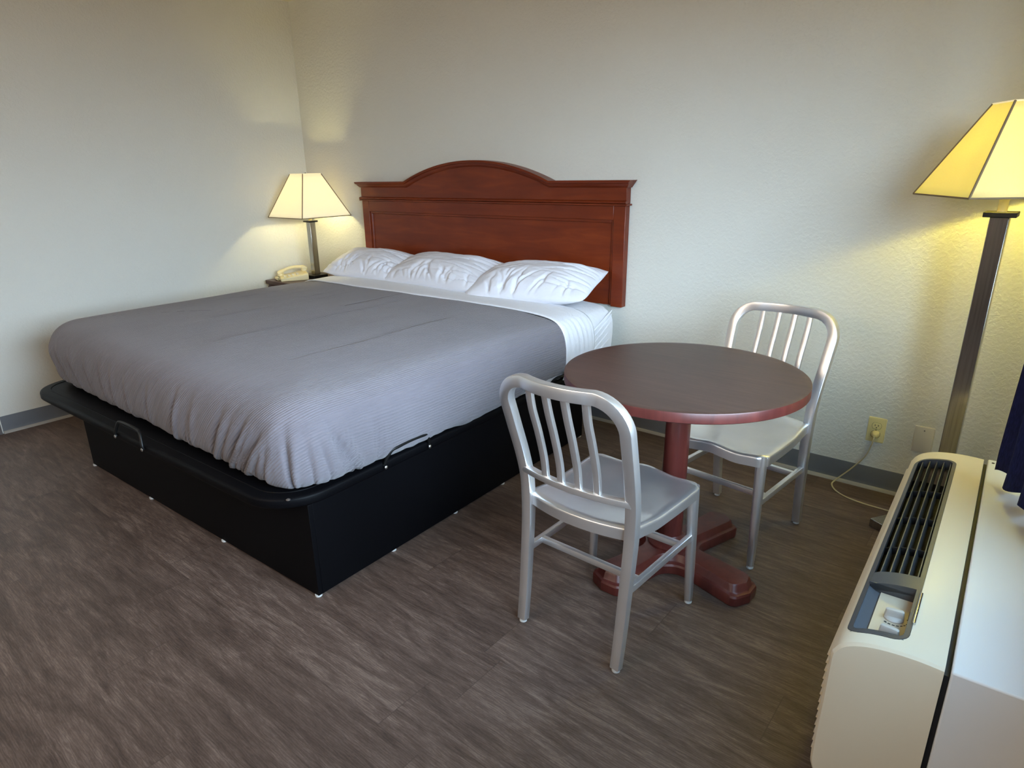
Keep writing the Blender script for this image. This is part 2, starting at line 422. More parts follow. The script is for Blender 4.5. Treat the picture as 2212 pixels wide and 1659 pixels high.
# diagonal tension folds of the fitted sheet at the head-right corner
fm = MB()
def cloth_ridge(a, b, c, h, w):
    """a soft fold ridge on the mattress side: quadratic path a-b-c"""
    a, b, c = Vector(a), Vector(b), Vector(c); L = []
    for i in range(17):
        t = i / 16; p = a*(1-t)**2 + b*2*t*(1-t) + c*t*t; k = sin(PI * t) ** .7 + .02
        L.append([p + Vector((h * k * cos(u), 0, 0)) + Vector((0, .0, w * k * sin(u))) for u in [PI * (j/6 - .5) for j in range(7)]])
    fm.loops(L, False, False, closed=False)
for a, b, c, h, w_ in (((2.795, -.118, .695), (2.797, -.18, .665), (2.797, -.34, .60), .007, .009), ((2.795, -.118, .675), (2.797, -.18, .635), (2.797, -.35, .565), .006, .008),
                       ((2.795, -.12, .64), (2.797, -.19, .60), (2.797, -.35, .525), .006, .009), ((2.795, -.12, .60), (2.797, -.2, .555), (2.797, -.35, .49), .005, .008),
                       ((2.795, -.12, .555), (2.797, -.2, .515), (2.797, -.34, .455), .005, .008)):
    cloth_ridge(a, b, c, h, w_)
mk('sheet_folds', fm, M_white, mtr)['label'] = 'tension folds in the fitted sheet side'

# blanket
CR_TOP = [(1.40, -1.75, -.70, .012, .011), (1.845, -2.0, -.66, .013, .011), (2.362, -1.9, -.85, .010, .011), (1.29, -1.15, -.60, .010, .010), (.95, -1.7, -.7, .008, .012)]
CR_HEM = [  # s at the hem, slant (s per metre of height), half width, depth
    (-1.16, -.25, .012, .008), (-1.05, -.4, .008, .007), (-.93, -.55, .010, .009), (-.80, -.6, .008, .009), (-.66, -.5, .009, .008),
    (-.50, -.35, .008, .006), (-.36, -.1, .007, .009), (-.27, .05, .008, .008), (-.13, .1, .008, .006), (.06, .35, .007, .006),
    (.275, .55, .007, .022), (.37, .6, .010, .008), (.41, .5, .008, .009),
    (.585, .75, .009, .022), (.64, .85, .006, .009), (.70, .95, .008, .028), (.735, 1.0, .005, .010), (.765, 1.0, .006, .010), (.795, 1.0, .009, .028), (.87, .7, .006, .007), (.93, .4, .007, .006),
    (1.06, .0, .007, .014), (1.14, -.1, .008, .006), (1.21, -.3, .008, .008), (1.285, -.5, .008, .010), (1.32, -.65, .008, .020), (1.42, -.2, .010, .006)]
YB = -.592
def bl_surface(yh, prof, zoff=0, folds=True, nprof=5, yfn=None):
    P0 = interp(prof, nprof); P = [P0[0]]
    for a, b in zip(P0, P0[1:]):
        m = max(1, int((b[0] - a[0]) / .008))
        P += [(a[0] + (b[0] - a[0]) * k / m, a[1] + (b[1] - a[1]) * k / m) for k in range(1, m + 1)]
    L = []
    for k, (d, z) in enumerate(P):
        row = []
        for x, y, nx, ny, s in path_pts(d, yh):
            t = sstep(.70, .43, z) if z < .72 else 0      # 0 at the crown, 1 at the hem
            off = 0; dz = 0
            if folds:
                drop = max(0, z - .425)
                tf = sstep(.70, .53, z) if z < .72 else 0
                if tf > 0:
                    for s0, sl, wd, dp in CR_HEM:
                        q = (s - s0 - sl * drop + sl * .9 * drop * drop) / (wd * (1 + 6 * drop))
                        if abs(q) < 5: off += dp * tf * (.45 + .55 * tf) * (-math.exp(-q*q) + .6 * math.exp(-(q - 1.9) ** 2 / 1.4))
                amp = .006 if s < 1.0 else .003
                off += amp * t * noise.noise(Vector((s * 9, z * 4, 3.3)))
                dz += .010 * t * t * noise.noise(Vector((s * 7, 1.7, 0))) + .006 * t * t * noise.noise(Vector((s * 22, 5.7, 0)))
                if s > 1.45: dz += .035 * t * t * sstep(2.1, 2.65, s)   # hem rises toward the head on the near side
                if s < -.8: dz += .02 * t * t * sstep(-.75, -1.3, s)
                off += .012 * sstep(.3, .9, -s) * math.exp(-((z - .6)/.06)**2)
            px, py, pz = x + nx * off, y + ny * off, z + dz + zoff
            if z > .70:
                kz = sstep(.70, .735, z)
                pz += kz * (.007 * noise.noise(Vector((px * 1.6, py * 1.6, 0))) + .0035 * noise.noise(Vector((px * 5, py * 2.2, 4))))
                for cx, ya, yb, dp, wd in CR_TOP:
                    m = sstep(ya, ya + .25, py) * (1 - sstep(yb - .15, yb, py))
                    q = (px - cx - .012 * noise.noise(Vector((py * 3, cx * 9, 0)))) / wd
                    pz += kz * m * dp * ((-1 if q < 0 else 1) * min(1, abs(q)) * math.exp(-abs(q) * .45) * .6 - .35 * math.exp(-q*q))
            row.append(Vector((px, py, pz)))
        L.append(row)
    return L
bprof = [(.075, .414), (.028, .428), (.006, .47), (0, .55), (.004, .61), (.022, .665), (.058, .700), (.11, .720), (.20, .731), (.34, .738), (.55, .741), (.80, .743), (1.0, .744), (1.115, .744)]
L = bl_surface(YB, bprof, nprof=6)
bl = mk('blanket', MB().loops(L, False, False, closed=False), M_blanket, None, angle=80)
tag(bl, 'grey crinkled blanket spread over the bed and tucked at the foot', 'blanket')
sm = bl.modifiers.new('Solid', 'SOLIDIFY'); sm.thickness = .004; sm.offset = 1

# folded-back flat sheet: cross profile left side -> top -> right side, swept along y
def cross(n=6):
    half = [(.020, .425), (.004, .47), (-.001, .55), (.003, .61), (.021, .665), (.057, .703), (.11, .7235), (.20, .7345), (.34, .7415), (.60, .745), (1.1, .7475)]
    P = interp(half, n)
    left = [(XL + d, z) for d, z in P]; right = [(XR - d, z) for d, z in P]
    return left + right[::-1]
C = cross(); rows = []
NY = 22
for j in range(NY + 1):
    t = j / NY; row = []
    for i, (x, z) in enumerate(C):
        s = i / (len(C) - 1)
        y0 = -.606 + .012 * sin(x * 3.2) + .03 * sstep(1.0, .6, x)
        y1 = -.285 - .06 * sstep(1.8, 2.8, x) + .004 * sin(x * 9)
        y = y0 + (y1 - y0) * t
        lift = .005 if t < .98 else .002
        pz = z + lift + .0035 * noise.noise(Vector((x * 4, y * 7, 2))) * sstep(.6, .7, z)
        px = x + (.006 if x > 1.7 else -.006)
        if z < .7: px += (1 if x > 1.7 else -1) * (.004 * noise.noise(Vector((y * 28, z * 3, 5))) + .002 * sin(y * 160 + z * 9))
        if t == 0: pz -= .002
        row.append(Vector((px, y, pz)))
    rows.append(row)
sh = mk('flat_sheet', MB().loops(rows, False, False, closed=False), M_white, None, angle=80)
tag(sh, 'white top sheet folded back in a band over the blanket edge', 'sheet')
sm = sh.modifiers.new('Solid', 'SOLIDIFY'); sm.thickness = .005; sm.offset = 0

# pillows
def pillow(cx, cy, cz, hw, hd, ht, rx, ry, rz, seed, label):
    N, K = 120, 70; M = Matrix.Translation((cx, cy, cz)) @ Matrix.Rotation(rz, 4, 'Z') @ Matrix.Rotation(ry, 4, 'Y') @ Matrix.Rotation(rx, 4, 'X')
    mb = MB()
    rnd = random.Random(seed)
    cre = []
    for q in range(44):
        sx = rnd.choice((-1, 1)); a = rnd.uniform(-1, 1)
        edge = rnd.random()
        if edge < .62: p = Vector((a * .95, -1.0)); d = Vector((rnd.uniform(-.5, .5), 1))
        else: p = Vector((sx * 1.0, a * .9)); d = Vector((-sx, rnd.uniform(-.4, .4)))
        d.normalize(); cre.append((p, d, rnd.uniform(.35, 1.0), rnd.uniform(.014, .038), rnd.uniform(.006, .017)))
    def P(i, j, side):
        u = -1 + 2 * i / N; v = -1 + 2 * j / K
        # edges bow inward so the corners stand out as tips
        bx = 1 - .045 * (1 - v*v) - .06 * abs(v) ** 5 * (1 if v < 0 else .6); by = 1 - .07 * (1 - u*u) - .10 * abs(u) ** 6
        x, y = u * hw * (bx if abs(u) > 0 else 1), v * hd * by
        th = (1 - abs(u)**2.6) ** .66 * (1 - abs(v)**2.4) ** .60
        h = ht * th
        if side > 0:
            for p, d, ln, wd, dp in cre:
                r = Vector((u, v)) - p; al = r.dot(d); pe = r.x * d.y - r.y * d.x
                pe += .03 * noise.noise(Vector((al * 4, seed, p.x * 3)))
                if -.05 < al < ln: h -= dp * math.exp(-(pe / wd) ** 2) * sin(PI * min(1, max(0, (al + .05) / (ln + .05)))) * min(1, th * 1.6)
            h += min(1, th*1.5) * (.010 * noise.noise(Vector((u * 2.2, v * 2.2, seed))) + .004 * noise.noise(Vector((u * 7, v * 6, seed + 3))))
            z = h
        else: z = -h * .75
        return M @ Vector((x, y, z))
    top = [[P(i, j, 1) for i in range(N + 1)] for j in range(K + 1)]
    bot = [[P(i, j, -1) for i in range(N + 1)] for j in range(K + 1)]
    mb.loops(top, False, False, closed=False); mb.loops(bot, False, False, closed=False)
    o = mk('pillow', mb, M_pillow, None, angle=85)
    return tag(o, label, 'pillow', 'white pillows at the headboard')
T25 = math.radians(24)
T38 = math.radians(19)
pillow(1.005, -.232, .808, .395, .178, .105, T38, math.radians(1), math.radians(2), 3, 'white pillow nearest the table lamp, leaning on the headboard')
pillow(1.660, -.240, .814, .460, .182, .108, T38, math.radians(-1), math.radians(-3), 8, 'white middle pillow lapping over the one beside it')
pillow(2.370, -.255, .812, .395, .185, .112, T38, math.radians(-3), math.radians(6), 15, 'white pillow at the near end of the headboard, above the bare mattress corner')

# ------------------------------------------------------------------ headboard
HB = empty('headboard', (1.754, -.002, .70), 'cherry wood headboard with an arched crest mounted on the wall', 'headboard')
def arch_path(o=0, hw=1.088, n=28):
    """top outline offset inward by o, x relative to centre, z relative to .70"""
    z0 = .652; xa = .585; rise = .120
    R = (xa*xa + rise*rise) / (2 * rise); zc = z0 + rise - R
    pts = [(-hw + o * .0, z0 - o)]
    # concave ease-in then the arc
    aa = math.asin(xa / R)
    Ro = R - o
    xi = math.sqrt(max(Ro*Ro - (z0 - o - zc) ** 2, 0))
    ai = math.asin(min(1, xi / Ro))
    for i in range(n + 1):
        a = -ai + 2 * ai * i / n; pts.append((Ro * sin(a), zc + Ro * cos(a)))
    pts.append((hw, z0 - o)); return pts
def xz_prism(poly, y0, y1):
    return MB().loops([[Vector((x, y, z)) for x, z in poly] for y in (y0, y1)])
top = arch_path(.004, 1.056)
mk('crest_panel', xz_prism([(x, z) for x, z in top] + [(1.056, .535), (-1.056, .535)], -.046, 0), M_cherry, HB, bevel=.001)
# crown moulding following the crest
mo = [(0, 0), (0, -.074), (.007, -.078), (.014, -.074), (.017, -.066), (.026, -.060), (.034, -.053), (.037, -.048), (.037, 0)]
L = []
A = [arch_path(o, 1.090 - o * .75) for o, y in mo]
for i in range(len(A[0])): L.append([Vector((A[k][i][0], mo[k][1], A[k][i][1])) for k in range(len(mo))])
mk('crown_moulding', MB().loops(L), M_cherry, HB, angle=30)
lm = MB().sweep([(-1.062, -.046, .543), (1.062, -.046, .543)], [(a - .0, b) for a, b in [(.009 * cos(2*PI*j/14), .018 * sin(2*PI*j/14)) for j in range(14)]], (0, 1, 0))
lm.box(-1.066, 1.066, -.058, 0, .526, .534)
mk('ledge_moulding', lm, M_cherry, HB, angle=40)
mk('back_panel', MB().box(-1.02, 1.02, -.026, 0, .0, .526), M_cherry, HB)
for s in (-1, 1): mk('stile', MB().box(s * 1.02 - .035, s * 1.02 + .035, -.044, 0, -.005, .526), M_cherry, HB, bevel=.003)
mk('top_rail', MB().box(-.985, .985, -.044, -.0262, .452, .526), M_cherry, HB, bevel=.003)
pf = MB()
for s in (-1, 1): pf.box(min(s * .985, s * .970), max(s * .985, s * .970), -.036, -.0262, 0, .452)
pf.box(-.970, .970, -.036, -.0262, .437, .452)
mk('panel_bead', pf, M_cherry, HB, bevel=.004)

# ------------------------------------------------------------------ nightstand, table lamp, telephone
NSZ = .666
NS = empty('nightstand', (.30, -.33, 0), 'dark brown nightstand in the room corner, mostly hidden behind the bed', 'nightstand')
mk('top', MB().box(-.245, .265, -.175, .31, NSZ - .028, NSZ), wood_mat('dark_nightstand', srgb(60, 34, 26), srgb(74, 44, 32), srgb(90, 56, 40), .4), NS, bevel=.004)
mk('cabinet', MB().box(-.23, .25, -.16, .30, .06, NSZ - .028), bpy.data.materials['dark_nightstand'], NS, bevel=.003)
for sx in (-1, 1):
    for sy in (-.14, .28): mk('foot', MB().box(sx * .215 - .012, sx * .215 + .012, sy - .012, sy + .012, 0, .06), bpy.data.materials['dark_nightstand'], NS, bevel=.002)
for z in (.10, .375): 
    dr = mk('drawer', MB().box(-.215, .235, -.176, -.1605, z, z + .25), bpy.data.materials['dark_nightstand'], NS, bevel=.004)
    mk('knob', MB().lathe([(.006, 0), (.006, .012), (.014, .018), (.012, .026), (.002, .028)], 16, M=Matrix.Translation((0, -.176, z + .125)) @ Matrix.Rotation(PI/2, 4, 'X')), M_steel, dr)

def lamp_shade(parent, zb, zt, hb, ht, mat, rot=0):
    R = Matrix.Rotation(rot, 4, 'Z'); c = [(-1, -1), (1, -1), (1, 1), (-1, 1)]
    def ring(h, z): 
        out = []
        for i in range(4):
            a, b = c[i], c[(i + 1) % 4]
            for k in range(6): out.append(R @ Vector((h * (a[0] + (b[0] - a[0]) * k / 6), h * (a[1] + (b[1] - a[1]) * k / 6), z)))
        return out
    n = 10
    L = [ring(hb + (ht - hb) * i / n, zb + (zt - zb) * i / n) for i in range(n + 1)]
    s = mk('lamp_shade', MB().loops(L, False, False), mat, parent, angle=30)
    so = s.modifiers.new('Solid', 'SOLIDIFY'); so.thickness = .002; so.offset = -1
    for i in range(4):
        sg = MB().sweep([R @ Vector((c[i][0] * hb, c[i][1] * hb, zb)), R @ Vector((c[i][0] * ht, c[i][1] * ht, zt))], [(.0035 * cos(2*PI*j/8), .0035 * sin(2*PI*j/8)) for j in range(8)])
        mk('seam', sg, M_seam, s)['label'] = 'dark corner seam'
    for h, z in ((hb, zb), (ht, zt)):
        tr = MB().sweep([R @ Vector((a * h, b * h, z)) for a, b in c], [(.0028 * cos(2*PI*j/8), .0028 * sin(2*PI*j/8)) for j in range(8)], (0, 0, 1), closed=True)
        mk('rim', tr, M_seam if h == hb else M_shade, s)
    hp = MB()
    for i in range(4): hp.tube([(0, 0, zt - .012), R @ Vector((c[i][0] * ht, c[i][1] * ht, zt - .002))], .0018, 6)
    hp.lathe([(.002, zt - .016), (.012, zt - .012), (.010, zt - .004), (.004, zt + .006), (.001, zt + .012)], 12)
    mk('spider_fitting', hp, M_steel, s)
    return s

TL = empty('table_lamp', (.30, -.22, NSZ), 'lit table lamp with square tapered shade on the corner nightstand', 'lamp')
mk('base', MB().box(-.062, .062, -.062, .062, 0, .026), M_blackm, TL, bevel=.002)
mk('column', MB().box(-.0235, .0235, -.0235, .0235, .026, .410), M_steel, TL, bevel=.002)
mk('cap', MB().box(-.038, .038, -.038, .038, .410, .422), M_blackm, TL, bevel=.002)
mk('socket', MB().lathe([(.013, .422), (.013, .448), (.017, .445), (.017, .49), (.010, .495)], 16), M_ivory, TL)
mk('bulb', MB().lathe([(.012, .495), (.016, .515), (.028, .55), (.030, .57), (.022, .592), (.004, .602)], 16), shade_mat('bulb_glass', (1, 1, 1, 1), (1, .8, .45, 1), 3), TL)
lamp_shade(TL, .452, .748, .212, .078, M_shade)

PH = empty('telephone', (.205, -.355, NSZ), 'cream desk telephone with handset in its cradle beside the table lamp', 'telephone', math.radians(-28))
body = MB().loops([[Vector((x, y, z)) for x, y, z in l] for l in (
    [(-.10, -.10, 0), (.10, -.10, 0), (.10, .10, 0), (-.10, .10, 0)], [(-.10, -.10, .018), (.10, -.10, .018), (.10, .10, .045), (-.10, .10, .045)],
    [(-.092, -.092, .024), (.092, -.092, .024), (.092, .094, .053), (-.092, .094, .053)])])
pb = mk('telephone_base', body, M_phone, PH, bevel=.006, seg=3)
kp = MB()
for i in range(3):
    for j in range(4): kp.box(.012 + i * .024, .030 + i * .024, -.075 + j * .03, -.057 + j * .03, .028 + j * .0045, .034 + j * .0045)
mk('keypad', kp, M_white_pl, PH, bevel=.001)
hs = smoothpath([(-.05, -.105, .042), (-.05, -.08, .056), (-.05, -.03, .076), (-.05, .03, .084), (-.05, .08, .078), (-.05, .105, .066)], 6)
mk('handset', MB().sweep(hs, rrect(.022, .044, .009), (1, 0, 0), [1.15 if i < 8 or i > len(hs) - 9 else .82 for i in range(len(hs))]), M_phone, PH)
for y, z in ((-.088, .024), (.088, .050)): mk('earpiece', MB().lathe([(.024, z), (.026, z + .012), (.022, z + .022), (.01, z + .024)], 18, (-.05, y)), M_phone, PH)
co = [(-.075 + .0006 * k, -.116 + .009 * cos(k * .9) - .006 * sin(k * .021), .0125 + .0095 * sin(k * .9)) for k in range(190)]
mk('coiled_cord', MB().tube(co, .0028, 6, (0, 1, .1)), M_phone, PH)['label'] = 'coiled cream handset cord'

# ------------------------------------------------------------------ round table
TC = (3.63, -1.085)
TB = empty('round_table', (TC[0], TC[1], 0), 'round dark brown pedestal table with reddish edge and cross foot', 'table')
r = .4075
mk('table_top', MB().lathe([(r - .02, .741), (r - .002, .741), (r - .0005, .7405), (r - .0005, .7401), (r - .02, .7401)], 96), M_tabtop, TB, angle=25)
prof = [(r - .03, .706), (r - .004, .706), (r, .709), (r, .737), (r - .0015, .740), (r - .02, .7401)]
mk('table_edge', MB().lathe(prof, 96), M_mahog, TB, angle=40)['label'] = 'reddish brown wooden edge band'
mk('column', MB().lathe([(.043, .09), (.043, .66), (.046, .70), (.075, .702), (.075, .706)], 40), M_mahog, TB, angle=50)
def cross_poly(d, L=.350, w=.068, w2=.060, fr=.075):
    L -= d; w -= d; w2 -= d * 1.0; out = []
    for k in range(4):
        R = Matrix.Rotation(math.radians(-15 + 90 * k), 2)
        # arm end: shallow chamfered nose with rounded corners
        pts = [(fr + w2, -w2)]
        for j in range(6):
            t = j / 5; a = -PI/2 + (PI/2 - .42) * t; pts.append((L - .034 + .028 * cos(a), -w + .028 + .028 * sin(a)))
        pts.append((L + .004, 0))
        for j in range(6):
            t = j / 5; a = .42 + (PI/2 - .42) * t; pts.append((L - .034 + .028 * cos(a), w - .028 + .028 * sin(a)))
        pts.append((fr + w2, w2))
        # concave fillet toward the next arm
        for j in range(1, 9):
            a = -PI/2 - PI/2 * j / 9
            pts.append((fr + w2 + fr * cos(a), w2 + fr + fr * sin(a)))
        out += [tuple(R @ Vector(p)) for p in pts]
    return out
pr = [(.006, 0), (.001, .003), (0, .012), (0, .034), (.003, .041), (.009, .045), (.011, .0475), (.012, .049), (.017, .066), (.021, .0725), (.024, .073)]
mk('cross_base', MB().loops([[Vector((x, y, z)) for x, y in cross_poly(d)] for d, z in pr]), M_mahog, TB, angle=24)
mk('base_collar', MB().lathe([(.080, .073), (.080, .079), (.072, .085), (.060, .090), (.056, .096), (.054, .103), (.046, .108), (.043, .112)], 40), M_mahog, TB, angle=40)

# ------------------------------------------------------------------ chairs
def bez(a, b, c, t): return a*(1-t)**2 + b*2*t*(1-t) + c*t*t
def make_chair(label):
    CH = empty('dining_chair', (0, 0, 0), label, 'chair', 0, 'aluminium chairs at the round table')
    # back frame path for the right side from the foot up
    side = [(.177, -.222, .012), (.1785, -.208, .12), (.180, -.196, .25), (.182, -.187, .36), (.184, -.184, .44), (.186, -.188, .52), (.190, -.205, .60), (.195, -.232, .69), (.199, -.260, .78)]
    right = smoothpath(side, 6)
    leg_p = [p for p in right if p.z <= .455]; up_p = [right[len(leg_p) - 1]] + [p for p in right if p.z > .455]
    rc = .085; e = up_p[-1]
    zt = .866; slope = -.30
    arc = []
    for j in range(1, 11):
        a = PI/2 * j / 10
        z = e.z + (zt - e.z) * sin(a); x = e.x - rc * (1 - cos(a)); arc.append(Vector((x, e.y - .30 * (z - e.z) - .004 * j / 10, z)))
    x1 = arc[-1].x; y1 = arc[-1].y
    topc = [Vector((x1 * (1 - 2 * j / 12), y1 - .022 * (1 - (1 - 2 * j / 12) ** 2), zt)) for j in range(1, 12)]
    half = up_p + arc
    mir = [Vector((-p.x, p.y, p.z)) for p in reversed(half)]
    full = half + topc + mir
    sec = rrect(.036, .030, .0035, 2)
    mk('back_frame', MB().sweep(full, sec, (0, 1, 0)), M_alu, CH, angle=24)
    for s in (1, -1):
        lp = [Vector((p.x * s, p.y, p.z)) for p in leg_p]; n = len(lp)
        sc = [.86 + .14 * (i / (n - 1)) for i in range(n)]
        lg = mk('leg', MB().sweep(lp, sec, (0, 1, 0), sc), M_alu, CH, angle=24)
        mk('foot_glide', MB().lathe([(.010, 0), (.0125, .002), (.0125, .010), (.011, .013)], 16, (lp[0].x, lp[0].y)), M_glide, lg)
    fsec = rrect(.036, .036, .013, 4)
    for s in (1, -1):
        pts = smoothpath([(.193 * s, .217, .012), (.190 * s, .213, .15), (.185 * s, .207, .34), (.182 * s, .203, .447)], 6); n = len(pts)
        lg = mk('leg', MB().sweep(pts, fsec, (0, 1, 0), [.70 + .30 * min(1, i / (n - 1) * 1.15) for i in range(n)]), M_alu, CH, angle=24)
        mk('foot_glide', MB().lathe([(.010, 0), (.0125, .002), (.0125, .010), (.011, .013)], 16, (.193 * s, .217)), M_glide, lg)
    # seat pan
    N = 28
    def outline(u, v):   # u,v in [-1,1]; v=1 front
        hw = .186 + .018 * (v + 1) / 2
        y = .226 if v > 0 else -.176
        yy = (-.176 + .402 * (v + 1) / 2)
        k = 1 - abs(u) ** 2.0
        yy += (-.034 * k) * sstep(0, -1, v) + .010 * k * sstep(0, 1, v)
        # rounded front corners
        cr = sstep(.90, 1, abs(u)) * sstep(.86, 1, v); yy -= .018 * cr
        cr2 = sstep(.86, 1, v); x = u * hw * (1 - .0) - (.012 * cr2 * sstep(.85, 1, abs(u)) * (1 if u > 0 else -1))
        return x, yy
    def zt_(u, v):
        z = .4495 + .016 * sstep(-.25, -1, v) + .004 * sstep(.2, 1, v)
        bowl = (1 - abs(u) ** 3) * (1 - abs(v) ** 3.2)
        z -= .014 * bowl ** .8
        # saddle between the thighs at the front edge
        z += .006 * math.exp(-(u / .22) ** 2) * sstep(.3, 1, v) - .005 * math.exp(-((abs(u) - .5) / .22) ** 2) * sstep(.3, 1, v)
        z -= .006 * sstep(.93, 1, max(abs(u), abs(v)))
        return z
    G = [[Vector((*outline(-1 + 2*i/N, -1 + 2*j/N), zt_(-1 + 2*i/N, -1 + 2*j/N))) for i in range(N + 1)] for j in range(N + 1)]
    sb = MB(); sb.loops(G, False, False, closed=False)
    ring = [G[0][i] for i in range(N + 1)] + [G[j][N] for j in range(1, N + 1)] + [G[N][i] for i in range(N - 1, -1, -1)] + [G[j][0] for j in range(N - 1, 0, -1)]
    def ro(p, o, dz): 
        c = Vector((0, .02)); d = Vector((p.x, p.y)) - c; d.normalize(); return Vector((p.x + d.x * o, p.y + d.y * o, p.z + dz))
    RR = [ring, [ro(p, .0025, -.003) for p in ring], [ro(p, .003, -.010) for p in ring], [ro(p, .002, -.038) for p in ring], [ro(p, -.004, -.040) for p in ring], [ro(p, -.02, -.034) for p in ring]]
    sb.loops(RR, False, True)
    mk('seat', sb, M_alu, CH, angle=50)
    # lower back rail, bowed
    rail = [Vector((.186 * (1 - 2 * t/14), -.196 - .028 * (1 - (1 - 2 * t/14) ** 2), .548)) for t in range(15)]
    mk('back_rail', MB().sweep(rail, rrect(.020, .024, .0025, 2), (0, 1, 0)), M_alu, CH, angle=24)
    for xb in (-.090, -.030, .030, .090):
        bow = -.028 * (1 - (xb / .186) ** 2); bt = -.022 * (1 - (xb / .115) ** 2) if abs(xb) < .115 else 0
        pts = smoothpath([(xb, -.196 + bow, .552), (xb * 1.01, -.206 + bow, .62), (xb * 1.02, -.232 + bow, .71), (xb * 1.03, -.262 + bow * .9, .79), (xb * 1.035, e.y - .30 * (zt - e.z) - .002 + bt * .9, zt - .008)], 5)
        mk('slat', MB().sweep(pts, rrect(.021, .014, .002, 2), (0, 1, 0)), M_alu, CH, angle=24)
    sec2 = rrect(.017, .023, .002, 2)
    for s in (1, -1): mk('side_stretcher', MB().sweep([(.181 * s, -.198, .262), (.188 * s, .208, .262)], sec2, (0, 0, 1)), M_alu, CH, angle=24)
    for y in (-.118, .135): mk('cross_stretcher', MB().sweep([(-.182, y, .262), (.182, y, .262)], rrect(.017, .021, .002, 2), (0, 0, 1)), M_alu, CH, angle=24)
    return CH
def dup(root, loc, rz, label):
    r = root.copy(); COL.objects.link(r); r.location = loc; r.rotation_euler = (0, 0, rz); r['label'] = label
    for ch in list(root.children):
        c = ch.copy(); COL.objects.link(c); c.parent = r
        for g_ in ch.children:
            d = g_.copy(); COL.objects.link(d); d.parent = c
    return r
c1 = make_chair('brushed aluminium slat-back chair with its back to the camera, in front of the table')
c1.location = (3.606, -1.509, 0); c1.rotation_euler = (0, 0, -.03)
dup(c1, (3.731, -.728, 0), 3.026, 'brushed aluminium slat-back chair tucked behind the round table by the wall')

# ------------------------------------------------------------------ packaged air conditioner
AC = empty('air_conditioner', (4.507, -1.262, 0), 'cream wall air conditioner with dark top grille and open control pocket', 'air conditioner', .029)
HL = .588
cp = [(0, .505), (-.04, .507), (-.085, .505), (-.125, .499), (-.155, .489), (-.176, .475), (-.188, .456), (-.192, .435), (-.194, .30), (-.196, .17), (-.192, .135), (-.178, .108), (-.155, .098), (0, .098)]
cpp = [(p.x, p.y) for p in smoothpath([(a, b, 0) for a, b in cp[:13]], 3)] + [cp[13]]
def ztop(x):
    for (a, za), (b, zb) in zip(cpp, cpp[1:]):
        if b <= x <= a and zb > .4: return za + (zb - za) * ((a - x) / (a - b) if a != b else 0)
    return .47
def prof_at(d, y): return [Vector((min(0, x * (1 - d * .9) ) if False else max(-9, x) + (d if x < -.15 else d * (-x / .15)), y, z - (d if z > .45 else 0) + (d if z < .12 else 0))) for x, z in cpp]
L = [prof_at(d, y) for d, y in ((.016, -HL), (.006, -HL + .002), (.0015, -HL + .008), (0, -HL + .018), (0, HL - .018), (.0015, HL - .008), (.006, HL - .002), (.016, HL))]
cover = mk('cover', MB().loops(L), M_ptac, AC, angle=28)
PX0, PX1, PY0, PY1 = -.176, -.066, -.548, .508
def cut(o, mb):
    t = mk('cutter_tmp', mb, M_ptac, None, smooth=False); t.matrix_world = o.parent.matrix_basis if o.parent else Matrix()
    bpy.context.view_layer.update()
    m = o.modifiers.new('B', 'BOOLEAN'); m.object = t; m.operation = 'DIFFERENCE'; m.solver = 'EXACT'
    dg = bpy.context.evaluated_depsgraph_get(); me = bpy.data.meshes.new_from_object(o.evaluated_get(dg))
    o.modifiers.clear(); o.data = me; tm = t.data; bpy.data.objects.remove(t); bpy.data.meshes.remove(tm)
    return o
def panel_poly(d=0, r=.030, y0=PY0, y1=PY1, x0=PX0, x1=PX1):
    return [(x + (x0 + x1)/2, y + (y0 + y1)/2) for x, y in rrect(x1 - x0 - 2*d, y1 - y0 - 2*d, max(r - d, .004), 6)]
cut(cover, MB().prism(panel_poly(), .405, .6))
cover.data.set_sharp_from_angle(angle=math.radians(28))
# front intake louvres
iv = MB()
for k in range(13):
    z = .155 + k * .0215; xf = -.1935 - .002 * (1 - abs(z - .3) / .2)
    iv.loops([[Vector((xf + .004, y, z)), Vector((xf - .0055, y, z + .004)), Vector((xf - .0045, y, z + .009)), Vector((xf + .004, y, z + .0165))] for y in (-HL + .03, HL - .03)])
mk('intake_louvre', iv, M_ptac, AC)
# grille insert: border following the curved top
def ribbon(outer, inner, dz=0, depth=.012):
    mb = MB(); n = len(outer); L = []
    for poly, q in ((outer, -depth), (outer, .0012), (inner, .0012), (inner, -depth)):
        L.append([Vector((x, y, ztop(x) + q + dz)) for x, y in poly])
    mb.loops(L + [L[0]], False, False); return mb
def dens(poly, m=6):
    out = []
    for i, p in enumerate(poly):
        q = poly[(i + 1) % len(poly)]
        for k in range(m): out.append((p[0] + (q[0] - p[0]) * k / m, p[1] + (q[1] - p[1]) * k / m))
    return out
mk('grille_frame', ribbon(dens(panel_poly(.0005)), dens(panel_poly(.010, .030)), 0, .03), M_grille, AC, angle=35)
gm = MB()     # bridge between the grille and the control pocket
nx = 10
gy0, gy1 = -.335, -.278
xs = [PX0 + .008 + (PX1 - PX0 - .016) * i / nx for i in range(nx + 1)]
gm.loops([[Vector((x, y, ztop(x) + .0005 - (.012 if y < -.3 and w else 0) * 0)) for x in xs] + [Vector((x, y, ztop(x) - .02)) for x in reversed(xs)] for y, w in ((gy0, 1), (gy1, 0))])
gm.box(PX0 + .008, PX1 - .008, gy0, gy0 + .004, .42, .49)
mk('bridge', gm, M_grille, AC, angle=40)
gm = MB().box(PX0 + .002, PX1 - .002, PY0 + .002, PY1 - .002, .406, .412)
mk('air_chamber', gm, M_dark, AC)
